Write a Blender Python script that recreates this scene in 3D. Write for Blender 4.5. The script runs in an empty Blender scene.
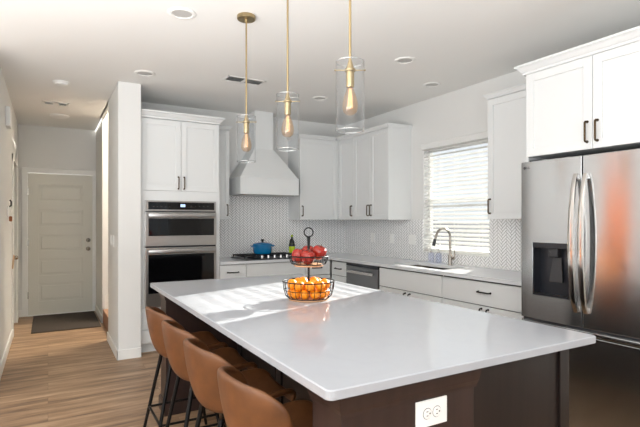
import bpy, bmesh, math, random
from mathutils import Vector, Matrix
random.seed(7)
S = bpy.context.scene
COL = S.collection

# ------------------------------------------------------------------ camera, world, lights, exposure
CEIL = 2.75
cam_d = bpy.data.cameras.new('camera')
cam = bpy.data.objects.new('camera', cam_d); COL.objects.link(cam)
YAW = math.atan2(272, 475)
cam.location = (0, 0, 1.37)
cam.rotation_euler = (math.pi / 2, 0, -YAW)
cam_d.sensor_width = 36.0
cam_d.lens = 475.0 / 640.0 * 36.0
cam_d.shift_y = 7.5 / 640.0
cam_d.clip_start = 0.02
S.camera = cam
S.view_settings.view_transform = 'Standard'
S.view_settings.look = 'None'
S.view_settings.gamma = 1.0
S.view_settings.use_curve_mapping = False
S.view_settings.exposure = 0.36

W = bpy.data.worlds.new('daylight_sky'); S.world = W; W.use_nodes = True
bg = W.node_tree.nodes['Background']
bg.inputs[0].default_value = (0.90, 0.95, 1.0, 1)
bg.inputs[1].default_value = 0.8

def area(name, loc, aim, sx, sy, power, color=(1, 1, 1)):
    d = bpy.data.lights.new(name, 'AREA'); d.shape = 'RECTANGLE'; d.size = sx; d.size_y = sy
    d.energy = power; d.color = color
    o = bpy.data.objects.new(name, d); COL.objects.link(o); o.location = loc
    o.rotation_euler = (Vector(aim) - Vector(loc)).to_track_quat('-Z', 'Y').to_euler()
    return o

sd = bpy.data.lights.new('sun', 'SUN'); sd.energy = 24.0; sd.angle = math.radians(0.6); sd.color = (1.0, 0.95, 0.86)
sun = bpy.data.objects.new('sun', sd); COL.objects.link(sun)
EL = math.radians(20.0)
sundir = Vector((0.936 * math.cos(EL), 0.351 * math.cos(EL), math.sin(EL)))
sun.rotation_euler = sundir.to_track_quat('Z', 'Y').to_euler()
sun.location = (9, 5, 6)
# daylight entering by the living-room windows behind and left of the camera, and down the stairwell; plus an added upward fill
area('rear_window_light', (-.55, -3.05, 1.4), (-.45, 2, 1.6), 2.5, 1.8, 52, (0.91, 0.96, 1.0))
area('side_window_light', (-4.05, 0.6, 1.4), (0, .7, 1.6), 4.0, 1.8, 18, (0.91, 0.96, 1.0))
area('ceiling_fill_light', (-1.9, .1, .93), (-1.9, .101, 3.0), 4.2, 4.4, 320, (0.965, 0.985, 1.0))  # unseen upward fill added to brighten the ceiling; no lamp stands here
area('stairwell_light', (1.5, 6.35, 4.3), (.85, 6.95, 1.2), 0.9, 0.6, 130, (1.0, 0.90, 0.74))
spd = bpy.data.lights.new('oak_door_fill_spot', 'SPOT'); spd.energy = 330; spd.spot_size = math.radians(36); spd.color = (1.0, 0.9, 0.75); spd.shadow_soft_size = .06  # unseen spot added to brighten the oak door for its fridge reflection
spo = bpy.data.objects.new('oak_door_fill_spot', spd); COL.objects.link(spo); spo.location = (-2.66, 3.7, 2.73); spo.rotation_euler = (Vector((-2.66, 4.55, .9)) - spo.location).to_track_quat('-Z', 'Y').to_euler()

# ------------------------------------------------------------------ material helpers
def lin(c):
    c = c / 255.0
    return c / 12.92 if c <= 0.04045 else ((c + 0.055) / 1.055) ** 2.4
def rgb(r, g, b): return (lin(r), lin(g), lin(b), 1.0)
def base(name):
    m = bpy.data.materials.new(name); m.use_nodes = True
    return m, m.node_tree, m.node_tree.nodes['Principled BSDF']
def N(nt, t, **kw):
    n = nt.nodes.new(t)
    for k, v in kw.items(): setattr(n, k, v)
    return n
def math_n(nt, op, a, b=None):
    n = N(nt, 'ShaderNodeMath', operation=op)
    for i, v in enumerate((a, b)):
        if v is None: continue
        if isinstance(v, (int, float)): n.inputs[i].default_value = v
        else: nt.links.new(v, n.inputs[i])
    return n.outputs[0]
def mat(name, col, rough=0.5, metal=0.0, var=0.0, vscale=(6, 6, 6), bump=0.0, bscale=80.0, coat=0.0, spec=0.5, aniso=0.0):
    m, nt, p = base(name)
    p.inputs['Base Color'].default_value = col
    p.inputs['Roughness'].default_value = rough
    p.inputs['Metallic'].default_value = metal
    p.inputs['Coat Weight'].default_value = coat
    p.inputs['Specular IOR Level'].default_value = spec
    tc = N(nt, 'ShaderNodeTexCoord')
    if var:
        mp = N(nt, 'ShaderNodeMapping'); mp.inputs['Scale'].default_value = vscale
        nt.links.new(tc.outputs['Object'], mp.inputs[0])
        no = N(nt, 'ShaderNodeTexNoise'); no.inputs['Scale'].default_value = 1.0; no.inputs['Detail'].default_value = 5
        nt.links.new(mp.outputs[0], no.inputs[0])
        cr = N(nt, 'ShaderNodeValToRGB')
        cr.color_ramp.elements[0].position = 0.3; cr.color_ramp.elements[1].position = 0.7
        cr.color_ramp.elements[0].color = tuple(c * (1 - var) for c in col[:3]) + (1,)
        cr.color_ramp.elements[1].color = tuple(min(1, c * (1 + var)) for c in col[:3]) + (1,)
        nt.links.new(no.outputs[0], cr.inputs[0]); nt.links.new(cr.outputs[0], p.inputs['Base Color'])
    if bump:
        nb = N(nt, 'ShaderNodeTexNoise'); nb.inputs['Scale'].default_value = bscale; nb.inputs['Detail'].default_value = 3
        nt.links.new(tc.outputs['Object'], nb.inputs[0])
        bn = N(nt, 'ShaderNodeBump'); bn.inputs['Strength'].default_value = bump; bn.inputs['Distance'].default_value = 0.002
        nt.links.new(nb.outputs[0], bn.inputs['Height']); nt.links.new(bn.outputs[0], p.inputs['Normal'])
    return m
def steel(name, col, rough, aniso):
    m, nt, p = base(name)
    p.inputs['Base Color'].default_value = col; p.inputs['Metallic'].default_value = 1.0
    p.inputs['Roughness'].default_value = rough
    p.inputs['Anisotropic'].default_value = aniso; p.inputs['Anisotropic Rotation'].default_value = 0.25
    tg = N(nt, 'ShaderNodeTangent', direction_type='RADIAL', axis='Z'); nt.links.new(tg.outputs[0], p.inputs['Tangent'])
    tc = N(nt, 'ShaderNodeTexCoord'); mp = N(nt, 'ShaderNodeMapping'); mp.inputs['Scale'].default_value = (250, 250, 2)
    nt.links.new(tc.outputs['Object'], mp.inputs[0])
    no = N(nt, 'ShaderNodeTexNoise'); no.inputs['Scale'].default_value = 1.0; no.inputs['Detail'].default_value = 2
    nt.links.new(mp.outputs[0], no.inputs[0])
    cr = N(nt, 'ShaderNodeMapRange'); cr.inputs[3].default_value = rough - .006; cr.inputs[4].default_value = rough + .006
    nt.links.new(no.outputs[0], cr.inputs[0]); nt.links.new(cr.outputs[0], p.inputs['Roughness'])
    return m
def clear(name, col=(1, 1, 1, 1), gloss_rough=0.02, minfac=0.03):
    m = bpy.data.materials.new(name); m.use_nodes = True; nt = m.node_tree
    nt.nodes.remove(nt.nodes['Principled BSDF']); out = nt.nodes['Material Output']
    t = N(nt, 'ShaderNodeBsdfTransparent'); t.inputs[0].default_value = col
    g = N(nt, 'ShaderNodeBsdfGlossy'); g.inputs['Roughness'].default_value = gloss_rough
    lw = N(nt, 'ShaderNodeLayerWeight'); lw.inputs[0].default_value = 0.5
    mx = N(nt, 'ShaderNodeMixShader')
    f_ = math_n(nt, 'ADD', math_n(nt, 'MULTIPLY', math_n(nt, 'POWER', lw.outputs['Facing'], 4.0), .85), minfac)
    nt.links.new(f_, mx.inputs[0])
    nt.links.new(t.outputs[0], mx.inputs[1]); nt.links.new(g.outputs[0], mx.inputs[2]); nt.links.new(mx.outputs[0], out.inputs[0])
    return m
def emit(name, col, s):
    m, nt, p = base(name)
    p.inputs['Base Color'].default_value = col; p.inputs['Emission Color'].default_value = col; p.inputs['Emission Strength'].default_value = s
    return m

def wood_floor():
    m, nt, p = base('oak_planks')
    tc = N(nt, 'ShaderNodeTexCoord')
    br = N(nt, 'ShaderNodeTexBrick'); br.offset = 0.37
    br.inputs['Color1'].default_value = (0.15, 0.15, 0.15, 1); br.inputs['Color2'].default_value = (0.85, 0.85, 0.85, 1); br.inputs['Mortar'].default_value = (0, 0, 0, 1)
    br.inputs['Scale'].default_value = 1.0; br.inputs['Mortar Size'].default_value = 0.0012
    br.inputs['Brick Width'].default_value = 1.25; br.inputs['Row Height'].default_value = 0.178
    nt.links.new(tc.outputs['Object'], br.inputs[0])
    mp = N(nt, 'ShaderNodeMapping'); mp.inputs['Scale'].default_value = (1.6, 14, 1)
    nt.links.new(tc.outputs['Object'], mp.inputs[0])
    ad = N(nt, 'ShaderNodeVectorMath', operation='ADD'); nt.links.new(mp.outputs[0], ad.inputs[0])
    sc = N(nt, 'ShaderNodeVectorMath', operation='SCALE'); sc.inputs['Scale'].default_value = 9.0
    nt.links.new(br.outputs['Color'], sc.inputs[0]); nt.links.new(sc.outputs[0], ad.inputs[1])
    no = N(nt, 'ShaderNodeTexNoise'); no.inputs['Scale'].default_value = 1.0; no.inputs['Detail'].default_value = 6; no.inputs['Roughness'].default_value = 0.62
    nt.links.new(ad.outputs[0], no.inputs[0])
    cr = N(nt, 'ShaderNodeValToRGB'); e = cr.color_ramp.elements
    e[0].position = 0.30; e[0].color = rgb(100, 76, 56); e[1].position = 0.72; e[1].color = rgb(200, 169, 137)
    x = e.new(0.5); x.color = rgb(158, 127, 98)
    nt.links.new(no.outputs[0], cr.inputs[0])
    hs = N(nt, 'ShaderNodeMix', data_type='RGBA', blend_type='MULTIPLY'); hs.inputs[0].default_value = 1.0
    nt.links.new(cr.outputs[0], hs.inputs[6])
    r2 = N(nt, 'ShaderNodeValToRGB'); r2.color_ramp.elements[0].color = (0.45, 0.42, 0.4, 1); r2.color_ramp.elements[1].color = (1, 1, 1, 1)
    r2.color_ramp.elements[0].position = 0.0; r2.color_ramp.elements[1].position = 0.9
    z = r2.color_ramp.elements.new(0.1); z.color = (0.84, 0.83, 0.82, 1)
    nt.links.new(br.outputs['Color'], r2.inputs[0]); nt.links.new(r2.outputs[0], hs.inputs[7])
    nt.links.new(hs.outputs[2], p.inputs['Base Color'])
    p.inputs['Roughness'].default_value = 0.42
    return m

def herringbone(axis):
    m, nt, p = base('herringbone_tile')
    tc = N(nt, 'ShaderNodeTexCoord'); sp = N(nt, 'ShaderNodeSeparateXYZ'); nt.links.new(tc.outputs['Object'], sp.inputs[0])
    w, n = 0.024, 3.0
    k = 1.0 / (w * math.sqrt(2))
    x = sp.outputs[axis]; z = sp.outputs['Z']
    a = math_n(nt, 'MULTIPLY', math_n(nt, 'ADD', x, z), k)
    b = math_n(nt, 'MULTIPLY', math_n(nt, 'SUBTRACT', z, x), k)
    a = math_n(nt, 'ADD', a, 600.0); b = math_n(nt, 'ADD', b, 600.0)
    i = math_n(nt, 'FLOOR', a); j = math_n(nt, 'FLOOR', b)
    fa = math_n(nt, 'SUBTRACT', a, i); fb = math_n(nt, 'SUBTRACT', b, j)
    mm = math_n(nt, 'MODULO', math_n(nt, 'ADD', math_n(nt, 'SUBTRACT', i, j), 6000.0), 2 * n)
    hz = math_n(nt, 'LESS_THAN', mm, n - 0.5)
    def edge(along, across):
        q = math_n(nt, 'MINIMUM', along, math_n(nt, 'SUBTRACT', n, along))
        r = math_n(nt, 'MINIMUM', across, math_n(nt, 'SUBTRACT', 1.0, across))
        return math_n(nt, 'MINIMUM', q, r)
    e1 = edge(math_n(nt, 'ADD', mm, fa), fb)
    e2 = edge(math_n(nt, 'ADD', math_n(nt, 'SUBTRACT', 2 * n - 1, mm), fb), fa)
    mxf = N(nt, 'ShaderNodeMix', data_type='FLOAT')
    nt.links.new(hz, mxf.inputs[0]); nt.links.new(e2, mxf.inputs[2]); nt.links.new(e1, mxf.inputs[3])
    cr = N(nt, 'ShaderNodeValToRGB'); e = cr.color_ramp.elements
    e[0].position = 0.05; e[0].color = rgb(112, 112, 114); e[1].position = 0.10; e[1].color = rgb(250, 250, 250)
    nt.links.new(mxf.outputs[0], cr.inputs[0]); nt.links.new(cr.outputs[0], p.inputs['Base Color'])
    bn = N(nt, 'ShaderNodeBump'); bn.inputs['Strength'].default_value = 0.5; bn.inputs['Distance'].default_value = 0.002
    nt.links.new(cr.outputs[0], bn.inputs['Height']); nt.links.new(bn.outputs[0], p.inputs['Normal'])
    p.inputs['Roughness'].default_value = 0.18
    return m

def leather():
    m, nt, p = base('tan_leather')
    tc = N(nt, 'ShaderNodeTexCoord')
    no = N(nt, 'ShaderNodeTexNoise'); no.inputs['Scale'].default_value = 9; no.inputs['Detail'].default_value = 5
    nt.links.new(tc.outputs['Object'], no.inputs[0])
    cr = N(nt, 'ShaderNodeValToRGB'); e = cr.color_ramp.elements
    e[0].position = 0.3; e[0].color = rgb(86, 52, 27); e[1].position = 0.7; e[1].color = rgb(118, 74, 40)
    nt.links.new(no.outputs[0], cr.inputs[0]); nt.links.new(cr.outputs[0], p.inputs['Base Color'])
    v = N(nt, 'ShaderNodeTexVoronoi'); v.inputs['Scale'].default_value = 220
    nt.links.new(tc.outputs['Object'], v.inputs[0])
    bn = N(nt, 'ShaderNodeBump'); bn.inputs['Strength'].default_value = 0.12; bn.inputs['Distance'].default_value = 0.001
    nt.links.new(v.outputs[0], bn.inputs['Height']); nt.links.new(bn.outputs[0], p.inputs['Normal'])
    p.inputs['Roughness'].default_value = 0.48
    return m
def dark_wood(name, c0, c1):
    m, nt, p = base(name)
    tc = N(nt, 'ShaderNodeTexCoord'); mp = N(nt, 'ShaderNodeMapping'); mp.inputs['Scale'].default_value = (30, 30, 2.2)
    nt.links.new(tc.outputs['Object'], mp.inputs[0])
    no = N(nt, 'ShaderNodeTexNoise'); no.inputs['Scale'].default_value = 1; no.inputs['Detail'].default_value = 5
    nt.links.new(mp.outputs[0], no.inputs[0])
    cr = N(nt, 'ShaderNodeValToRGB'); e = cr.color_ramp.elements
    e[0].position = 0.3; e[0].color = c0; e[1].position = 0.75; e[1].color = c1
    nt.links.new(no.outputs[0], cr.inputs[0]); nt.links.new(cr.outputs[0], p.inputs['Base Color'])
    p.inputs['Roughness'].default_value = 0.38
    return m
def apple_skin():
    m, nt, p = base('apple_skin')
    tc = N(nt, 'ShaderNodeTexCoord'); mp = N(nt, 'ShaderNodeMapping'); mp.inputs['Scale'].default_value = (45, 45, 9)
    nt.links.new(tc.outputs['Object'], mp.inputs[0])
    no = N(nt, 'ShaderNodeTexNoise'); no.inputs['Scale'].default_value = 1; no.inputs['Detail'].default_value = 4
    nt.links.new(mp.outputs[0], no.inputs[0])
    cr = N(nt, 'ShaderNodeValToRGB'); e = cr.color_ramp.elements
    e[0].position = 0.48; e[0].color = rgb(134, 6, 16); e[1].position = 0.82; e[1].color = rgb(214, 104, 64)
    nt.links.new(no.outputs[0], cr.inputs[0]); nt.links.new(cr.outputs[0], p.inputs['Base Color'])
    p.inputs['Roughness'].default_value = 0.22
    return m
def quartz(name, c):
    m, nt, p = base(name)
    c2 = tuple(v * .985 for v in c[:3]) + (1,)
    tc = N(nt, 'ShaderNodeTexCoord')
    no = N(nt, 'ShaderNodeTexNoise'); no.inputs['Scale'].default_value = 2.2; no.inputs['Detail'].default_value = 8; no.inputs['Distortion'].default_value = 1.6
    nt.links.new(tc.outputs['Object'], no.inputs[0])
    cr = N(nt, 'ShaderNodeValToRGB'); e = cr.color_ramp.elements
    e[0].position = 0.46; e[0].color = c; e[1].position = 0.56; e[1].color = c
    x = e.new(0.505); x.color = c2
    nt.links.new(no.outputs[0], cr.inputs[0]); nt.links.new(cr.outputs[0], p.inputs['Base Color'])
    p.inputs['Roughness'].default_value = 0.12
    return m

M = {}
M['wall'] = mat('wall_paint', rgb(227, 227, 225), 0.85, bump=0.05, bscale=160)
M['hallwall'] = M['wall']
M['ceil'] = mat('ceiling_paint', rgb(238, 237, 234), 0.9, bump=0.08, bscale=120)
M['trim'] = mat('trim_paint', rgb(238, 238, 235), 0.4)
M['cab'] = mat('cabinet_paint', rgb(225, 227, 227), 0.36)
M['gap'] = mat('cabinet_gap_shade', rgb(90, 90, 90), 0.8)  # grey sheet behind cabinet fronts, painting shade into the door gaps
M['door'] = mat('door_paint', rgb(222, 220, 210), 0.45)
M['floor'] = wood_floor()
M['quartz'] = quartz('white_quartz', rgb(216, 218, 221)); M['quartz_shaded'] = quartz('white_quartz_shaded', rgb(174, 177, 183))  # second is the same quartz, darkened to put shade into the island top
M['wood'] = dark_wood('espresso_wood', rgb(22, 16, 15), rgb(36, 26, 24)); M['wood2'] = dark_wood('brown_post_wood', rgb(46, 33, 30), rgb(57, 41, 37))
M['leather'] = leather()
M['black'] = mat('black_metal', rgb(22, 21, 21), 0.42, 0.6)
M['iron'] = mat('cast_iron', rgb(24, 24, 25), 0.6, bump=0.1)
M['bronze'] = mat('bronze_pull', rgb(76, 60, 40), 0.36, 0.9)
M['brass'] = mat('aged_brass', rgb(172, 154, 118), 0.36, 1.0)
M['steel'] = steel('brushed_steel', rgb(184, 186, 188), 0.17, .97)
M['steelh'] = steel('brushed_steel_band', rgb(176, 174, 172), 0.28, .6)
M['steel_shaded'] = steel('brushed_steel_shaded', rgb(150, 151, 153), 0.3, .6)  # same stainless, darkened to paint in the dark island it mirrors
M['chrome'] = mat('satin_chrome', rgb(208, 206, 203), 0.16, 1.0)
M['nickel'] = mat('brushed_nickel', rgb(168, 162, 154), 0.25, 1.0)
M['dgray'] = mat('dark_gray_side', rgb(62, 62, 64), 0.45, 0.3)
M['oglass'] = mat('black_oven_glass', rgb(8, 8, 10), 0.06, 0.0, spec=0.35)
M['plastic'] = mat('black_plastic', rgb(34, 36, 42), 0.3)
M['plate'] = mat('white_plastic', rgb(242, 242, 240), 0.35)
M['lens'] = mat('frosted_lens', rgb(188, 187, 184), 0.5)
M['slot'] = mat('slot_dark', rgb(60, 60, 62), 0.6)
M['glass'] = clear('clear_glass', (0.975, 0.98, 0.985, 1), 0.02, 0.015)
M['grim'] = clear('polished_glass_edge', (0.95, 0.96, 0.97, 1), 0.15, 0.5)
M['pane'] = clear('window_glass', (0.97, 0.98, 0.98, 1), 0.01, 0.03)
M['bulb'] = clear('amber_bulb_glass', (1.0, 0.84, 0.68, 1), 0.06, 0.10)
M['filament'] = emit('lit_filament', (1.0, 0.62, 0.30, 1), 0.7)
M['blind'] = mat('blind_slat', rgb(244, 244, 242), 0.5)
_nt = M['blind'].node_tree; _o = _nt.nodes['Material Output']; _t = N(_nt, 'ShaderNodeBsdfTranslucent'); _t.inputs[0].default_value = rgb(244, 243, 240)
_m = N(_nt, 'ShaderNodeMixShader'); _m.inputs[0].default_value = .15
_nt.links.new(_nt.nodes['Principled BSDF'].outputs[0], _m.inputs[1]); _nt.links.new(_t.outputs[0], _m.inputs[2]); _nt.links.new(_m.outputs[0], _o.inputs[0])
M['blue'] = mat('blue_enamel', rgb(2, 116, 172), 0.16, coat=0.5)
M['green'] = mat('green_bottle', rgb(184, 210, 24), 0.15, coat=0.3)
M['darkgreen'] = mat('dark_label', rgb(24, 28, 20), 0.4)
M['orange'] = mat('orange_peel', rgb(250, 146, 12), 0.38, var=0.10, vscale=(20, 20, 20), bump=0.35, bscale=260)
M['stem'] = mat('fruit_stem', rgb(86, 62, 38), 0.8)
M['apple'] = apple_skin()
M['basew'] = mat('basket_base_wood', rgb(196, 150, 112), 0.5, var=0.15, vscale=(8, 60, 8))
M['mat'] = mat('doormat_pile', rgb(62, 53, 46), 0.95, var=0.2, vscale=(60, 60, 60), bump=0.6, bscale=300)
M['soap'] = clear('blue_soap', (0.88, 0.90, 0.97, 1), 0.05, 0.08)
M['screen'] = emit('oven_screen', (0.42, 0.58, 0.85, 1), 0.7)
M['stair'] = mat('stair_wood', rgb(160, 120, 92), 0.5, var=0.12, vscale=(3, 30, 30))
M['fence'] = mat('fence_boards', rgb(150, 152, 156), 0.8, var=0.1, vscale=(30, 30, 2))
M['yard'] = mat('yard_gravel', rgb(112, 110, 106), 0.9, var=0.1, vscale=(3, 3, 3))
M['brown'] = mat('brown_fob', rgb(150, 92, 52), 0.6)
M['cord'] = mat('beige_cord', rgb(206, 178, 150), 0.7)
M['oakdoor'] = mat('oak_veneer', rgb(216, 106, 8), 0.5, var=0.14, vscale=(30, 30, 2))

# ------------------------------------------------------------------ mesh helpers
class MB:
    def __init__(s): s.bm = bmesh.new()
    def box(s, x0, x1, y0, y1, z0, z1, bev=0.0, seg=2):
        b = bmesh.new()
        bmesh.ops.create_cube(b, size=1.0)
        for v in b.verts:
            v.co = Vector(((x0 + x1) / 2 + v.co.x * (x1 - x0), (y0 + y1) / 2 + v.co.y * (y1 - y0), (z0 + z1) / 2 + v.co.z * (z1 - z0)))
        if bev: bmesh.ops.bevel(b, geom=list(b.edges), offset=bev, segments=seg, affect='EDGES', profile=0.5)
        s._merge(b); return s
    def _merge(s, b):
        me = bpy.data.meshes.new('t'); b.to_mesh(me); b.free(); s.bm.from_mesh(me); bpy.data.meshes.remove(me)
    def cyl(s, p0, p1, r0, r1=None, seg=20):
        p0 = Vector(p0); p1 = Vector(p1); r1 = r0 if r1 is None else r1
        d = p1 - p0; q = d.to_track_quat('Z', 'Y').to_matrix().to_4x4()
        bmesh.ops.create_cone(s.bm, cap_ends=True, segments=seg, radius1=r0, radius2=r1, depth=d.length,
                              matrix=Matrix.Translation((p0 + p1) / 2) @ q)
        return s
    def tube(s, pts, r, seg=10, closed=False):
        pts = [Vector(p) for p in pts]; n = len(pts)
        rad = r if isinstance(r, (list, tuple)) else [r] * n
        rings = []; up = None
        for i, p in enumerate(pts):
            if closed: t = (pts[(i + 1) % n] - pts[i - 1]).normalized()
            else: t = (pts[min(i + 1, n - 1)] - pts[max(i - 1, 0)]).normalized()
            if up is None:
                up = Vector((0, 0, 1)) if abs(t.z) < 0.9 else Vector((1, 0, 0))
            up = (up - t * up.dot(t)).normalized(); sd_ = t.cross(up)
            rings.append([s.bm.verts.new(p + (up * math.cos(2 * math.pi * k / seg) + sd_ * math.sin(2 * math.pi * k / seg)) * rad[i]) for k in range(seg)])
        m = n if closed else n - 1
        for i in range(m):
            A = rings[i]; B = rings[(i + 1) % n]
            for k in range(seg): s.bm.faces.new((A[k], A[(k + 1) % seg], B[(k + 1) % seg], B[k]))
        if not closed:
            s.bm.faces.new(rings[0][::-1]); s.bm.faces.new(rings[-1])
        return s
    def lathe(s, prof, c, seg=32, scale=(1, 1)):
        rings = []
        for r, z in prof:
            if r < 1e-6: rings.append([s.bm.verts.new((c[0], c[1], c[2] + z))])
            else: rings.append([s.bm.verts.new((c[0] + r * scale[0] * math.cos(2 * math.pi * k / seg), c[1] + r * scale[1] * math.sin(2 * math.pi * k / seg), c[2] + z)) for k in range(seg)])
        for A, B in zip(rings, rings[1:]):
            for k in range(seg):
                k2 = (k + 1) % seg
                if len(A) == 1 and len(B) == 1: continue
                if len(A) == 1: s.bm.faces.new((A[0], B[k2], B[k]))
                elif len(B) == 1: s.bm.faces.new((A[k], A[k2], B[0]))
                else: s.bm.faces.new((A[k], A[k2], B[k2], B[k]))
        return s
    def loft(s, rings, cap=True):
        R_ = [[s.bm.verts.new(p) for p in r] for r in rings]; n = len(R_[0])
        for A, B in zip(R_, R_[1:]):
            for k in range(n): s.bm.faces.new((A[k], A[(k + 1) % n], B[(k + 1) % n], B[k]))
        if cap: s.bm.faces.new(R_[0][::-1]); s.bm.faces.new(R_[-1])
        return s
    def prism(s, poly, z0, z1):
        return s.loft([[(x, y, z0) for x, y in poly], [(x, y, z1) for x, y in poly]])
    def crown(s, x0, x1, y0, y1, prof, sides):      # sides: which of 'xXyY' flare outwards
        rings = []
        for o, z in prof:
            a0 = x0 - (o if 'x' in sides else 0); a1 = x1 + (o if 'X' in sides else 0)
            b0 = y0 - (o if 'y' in sides else 0); b1 = y1 + (o if 'Y' in sides else 0)
            rings.append([(a0, b0, z), (a1, b0, z), (a1, b1, z), (a0, b1, z)])
        return s.loft(rings)
    def build(s, name, m, parent=None, smooth=False, loc=None):
        bmesh.ops.recalc_face_normals(s.bm, faces=s.bm.faces)
        off = Vector(parent['_o']) if parent is not None else (Vector(loc) if loc else Vector((0, 0, 0)))
        for v in s.bm.verts: v.co -= off
        me = bpy.data.meshes.new(name); s.bm.to_mesh(me); s.bm.free()
        me.materials.append(m)
        if smooth:
            for p in me.polygons: p.use_smooth = True
            try: me.set_sharp_from_angle(angle=math.radians(40))
            except Exception: pass
        o = bpy.data.objects.new(name, me); COL.objects.link(o)
        o['_o'] = tuple(off)
        if parent is not None: o.parent = parent
        elif loc: o.location = loc
        return o
def tag(o, label, cat, group=None, kind=None):
    o['label'] = label; o['category'] = cat
    if group: o['group'] = group
    if kind: o['kind'] = kind
    return o
def thing(name, loc, label, cat, group=None):
    o = bpy.data.objects.new(name, None); COL.objects.link(o); o.location = loc; o['_o'] = tuple(loc)
    o.empty_display_size = 0.1
    return tag(o, label, cat, group)
def struct(o, label, cat):
    o['kind'] = 'structure'; o['label'] = label; o['category'] = cat
    return o
def copy_tree(o, parent=None):
    c = o.copy(); COL.objects.link(c)
    if parent is not None: c.parent = parent
    for ch in list(o.children): copy_tree(ch, c)
    return c

# ------------------------------------------------------------------ setting
YB, XR = 5.80, 3.74
struct(MB().box(-4.3, 4.2, -3.4, 8.3, -0.1, 0.0).build('floor', M['floor']), 'light oak plank floor running under the kitchen and hall', 'floor')
c = MB()
c.box(-4.3, XR + .14, -3.4, YB + .15, CEIL, CEIL + .1); c.box(-.5, .62, YB + .15, 8.15, CEIL, CEIL + .1)
struct(c.build('ceiling', M['ceil']), 'smooth off-white ceiling over kitchen and hall', 'ceiling')
# back wall, with the short end wall beside the ovens
w = MB(); w.box(.81, XR + .14, YB, YB + .15, 0, CEIL); w.box(.60, .815, 5.05, YB + .15, 0, CEIL, .006)
struct(w.build('wall_back', M['wall']), 'off-white wall behind the cooktop with its short end beside the ovens', 'wall')
WY0, WY1, WZ0, WZ1 = 3.195, 4.14, 1.02, 2.21
w = MB(); t = .14
w.box(XR, XR + t, -3.3, WY0, 0, CEIL); w.box(XR, XR + t, WY1, YB, 0, CEIL)
w.box(XR, XR + t, WY0, WY1, 0, WZ0); w.box(XR, XR + t, WY0, WY1, WZ1, CEIL)
struct(w.build('wall_right', M['wall']), 'off-white wall holding the sink window', 'wall')
# left hall wall
w = MB(); w.box(-.47, -.37, 4.55, 6.70, 0, CEIL); w.box(-.47, -.37, 7.56, 8.0, 0, CEIL); w.box(-.47, -.37, 6.70, 7.56, 2.10, CEIL)
struct(w.build('wall_left', M['wall']), 'off-white hall wall on the left edge', 'wall')
# hall end wall and stub beside the stairs
w = MB(); w.box(-.47, -.255, 8.0, 8.12, 0, CEIL); w.box(.595, .75, 8.0, 8.12, 0, CEIL); w.box(-.255, .595, 8.0, 8.12, 2.07, CEIL)
struct(w.build('wall_end', M['wall']), 'cream wall at the end of the hall around the panelled door', 'wall')
w = MB(); w.box(.635, 3.6, 7.0, 7.10, 0, 4.6); w.box(.635, .75, 7.1, 8.0, 0, CEIL); w.box(3.6, 3.7, 5.95, 7.1, 0, 4.6); w.box(.81, 3.6, YB + .15, YB + .2, CEIL, 4.6); w.box(.60, .66, YB + .15, 7.0, CEIL, 4.6)
w.box(.60, 3.7, 5.95, 7.1, 4.6, 4.7)
struct(w.build('wall_stair', M['wall']), 'cream wall of the stairwell off the hall', 'wall')
# living room behind the camera
w = MB(); w.box(-4.3, -.47, 4.55, 4.65, 0, CEIL)
struct(w.build('wall_living', M['wall']), 'off-white living room wall beside the hall', 'wall')
def wall_open(name, ax, pos, a0, a1, ops, lab):
    w = MB(); cur = a0
    def seg(p, q, z0, z1):
        if ax == 'y': w.box(p, q, pos - .1, pos, z0, z1)
        else: w.box(pos - .1, pos, p, q, z0, z1)
    for o0, o1, z0, z1 in ops:
        seg(cur, o0, 0, CEIL); seg(o0, o1, 0, z0); seg(o0, o1, z1, CEIL); cur = o1
    seg(cur, a1, 0, CEIL)
    return struct(w.build(name, M['wall']), lab, 'wall')
wall_open('wall_rear', 'y', -3.2, -4.3, XR, [(-1.85, .75, .4, 2.4), (2.3, 2.95, .9, 2.3)], 'off-white wall behind the camera with two windows')
wall_open('wall_side', 'x', -4.2, -3.2, 4.55, [(-1.5, .3, .4, 2.4), (.9, 2.7, .4, 2.4)], 'off-white living room wall with two windows')
wi = 2
for (ax, p0, p1) in (('y', -1.85, .75), ('y', 2.3, 2.95), ('x', -1.5, .3), ('x', .9, 2.7)):
    f = MB(); g = MB(); zl, zh = (.9, 2.3) if p0 == 2.3 else (.4, 2.4)
    def pb(mb, a0, a1, z0, z1, d0, d1):
        if ax == 'y': mb.box(a0, a1, -3.2 + d0, -3.2 + d1, z0, z1)
        else: mb.box(-4.2 + d0, -4.2 + d1, a0, a1, z0, z1)
    for a0, a1, z0, z1 in ((p0, p0 + .06, zl, zh), (p1 - .06, p1, zl, zh), (p0, p1, zl, zl + .06), (p0, p1, zh - .06, zh), (p0, p1, 1.6, 1.65), ((p0 + p1) / 2 - .02, (p0 + p1) / 2 + .02, zl, zh)):
        pb(f, a0, a1, z0, z1, -.08, -.02)
    o = struct(f.build('window_%d' % wi, M['trim']), 'white framed living room window behind the camera', 'window')
    pb(g, p0, p1, zl, zh, -.055, -.05); g.build('pane', M['pane'], o); wi += 1

# baseboards
def bb(name, boxes, lab):
    b = MB()
    for x0, x1, y0, y1 in boxes: b.box(x0, x1, y0, y1, 0, .10, .004)
    struct(b.build(name, M['trim']), lab, 'baseboard')
bb('baseboard_left', [(-.37, -.356, 4.6, 6.66), (-.37, -.356, 7.60, 8.0)], 'white baseboard along the left hall wall')
bb('baseboard_back', [(.586, .815, 5.036, 5.05), (.586, .60, 5.036, 5.95)], 'white baseboard around the wall end beside the ovens')
bb('baseboard_end', [(-.37, -.30, 7.986, 8.0), (.621, .635, 6.986, 8.0), (.621, .66, 6.986, 7.0)], 'white baseboard by the hall door')

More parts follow.
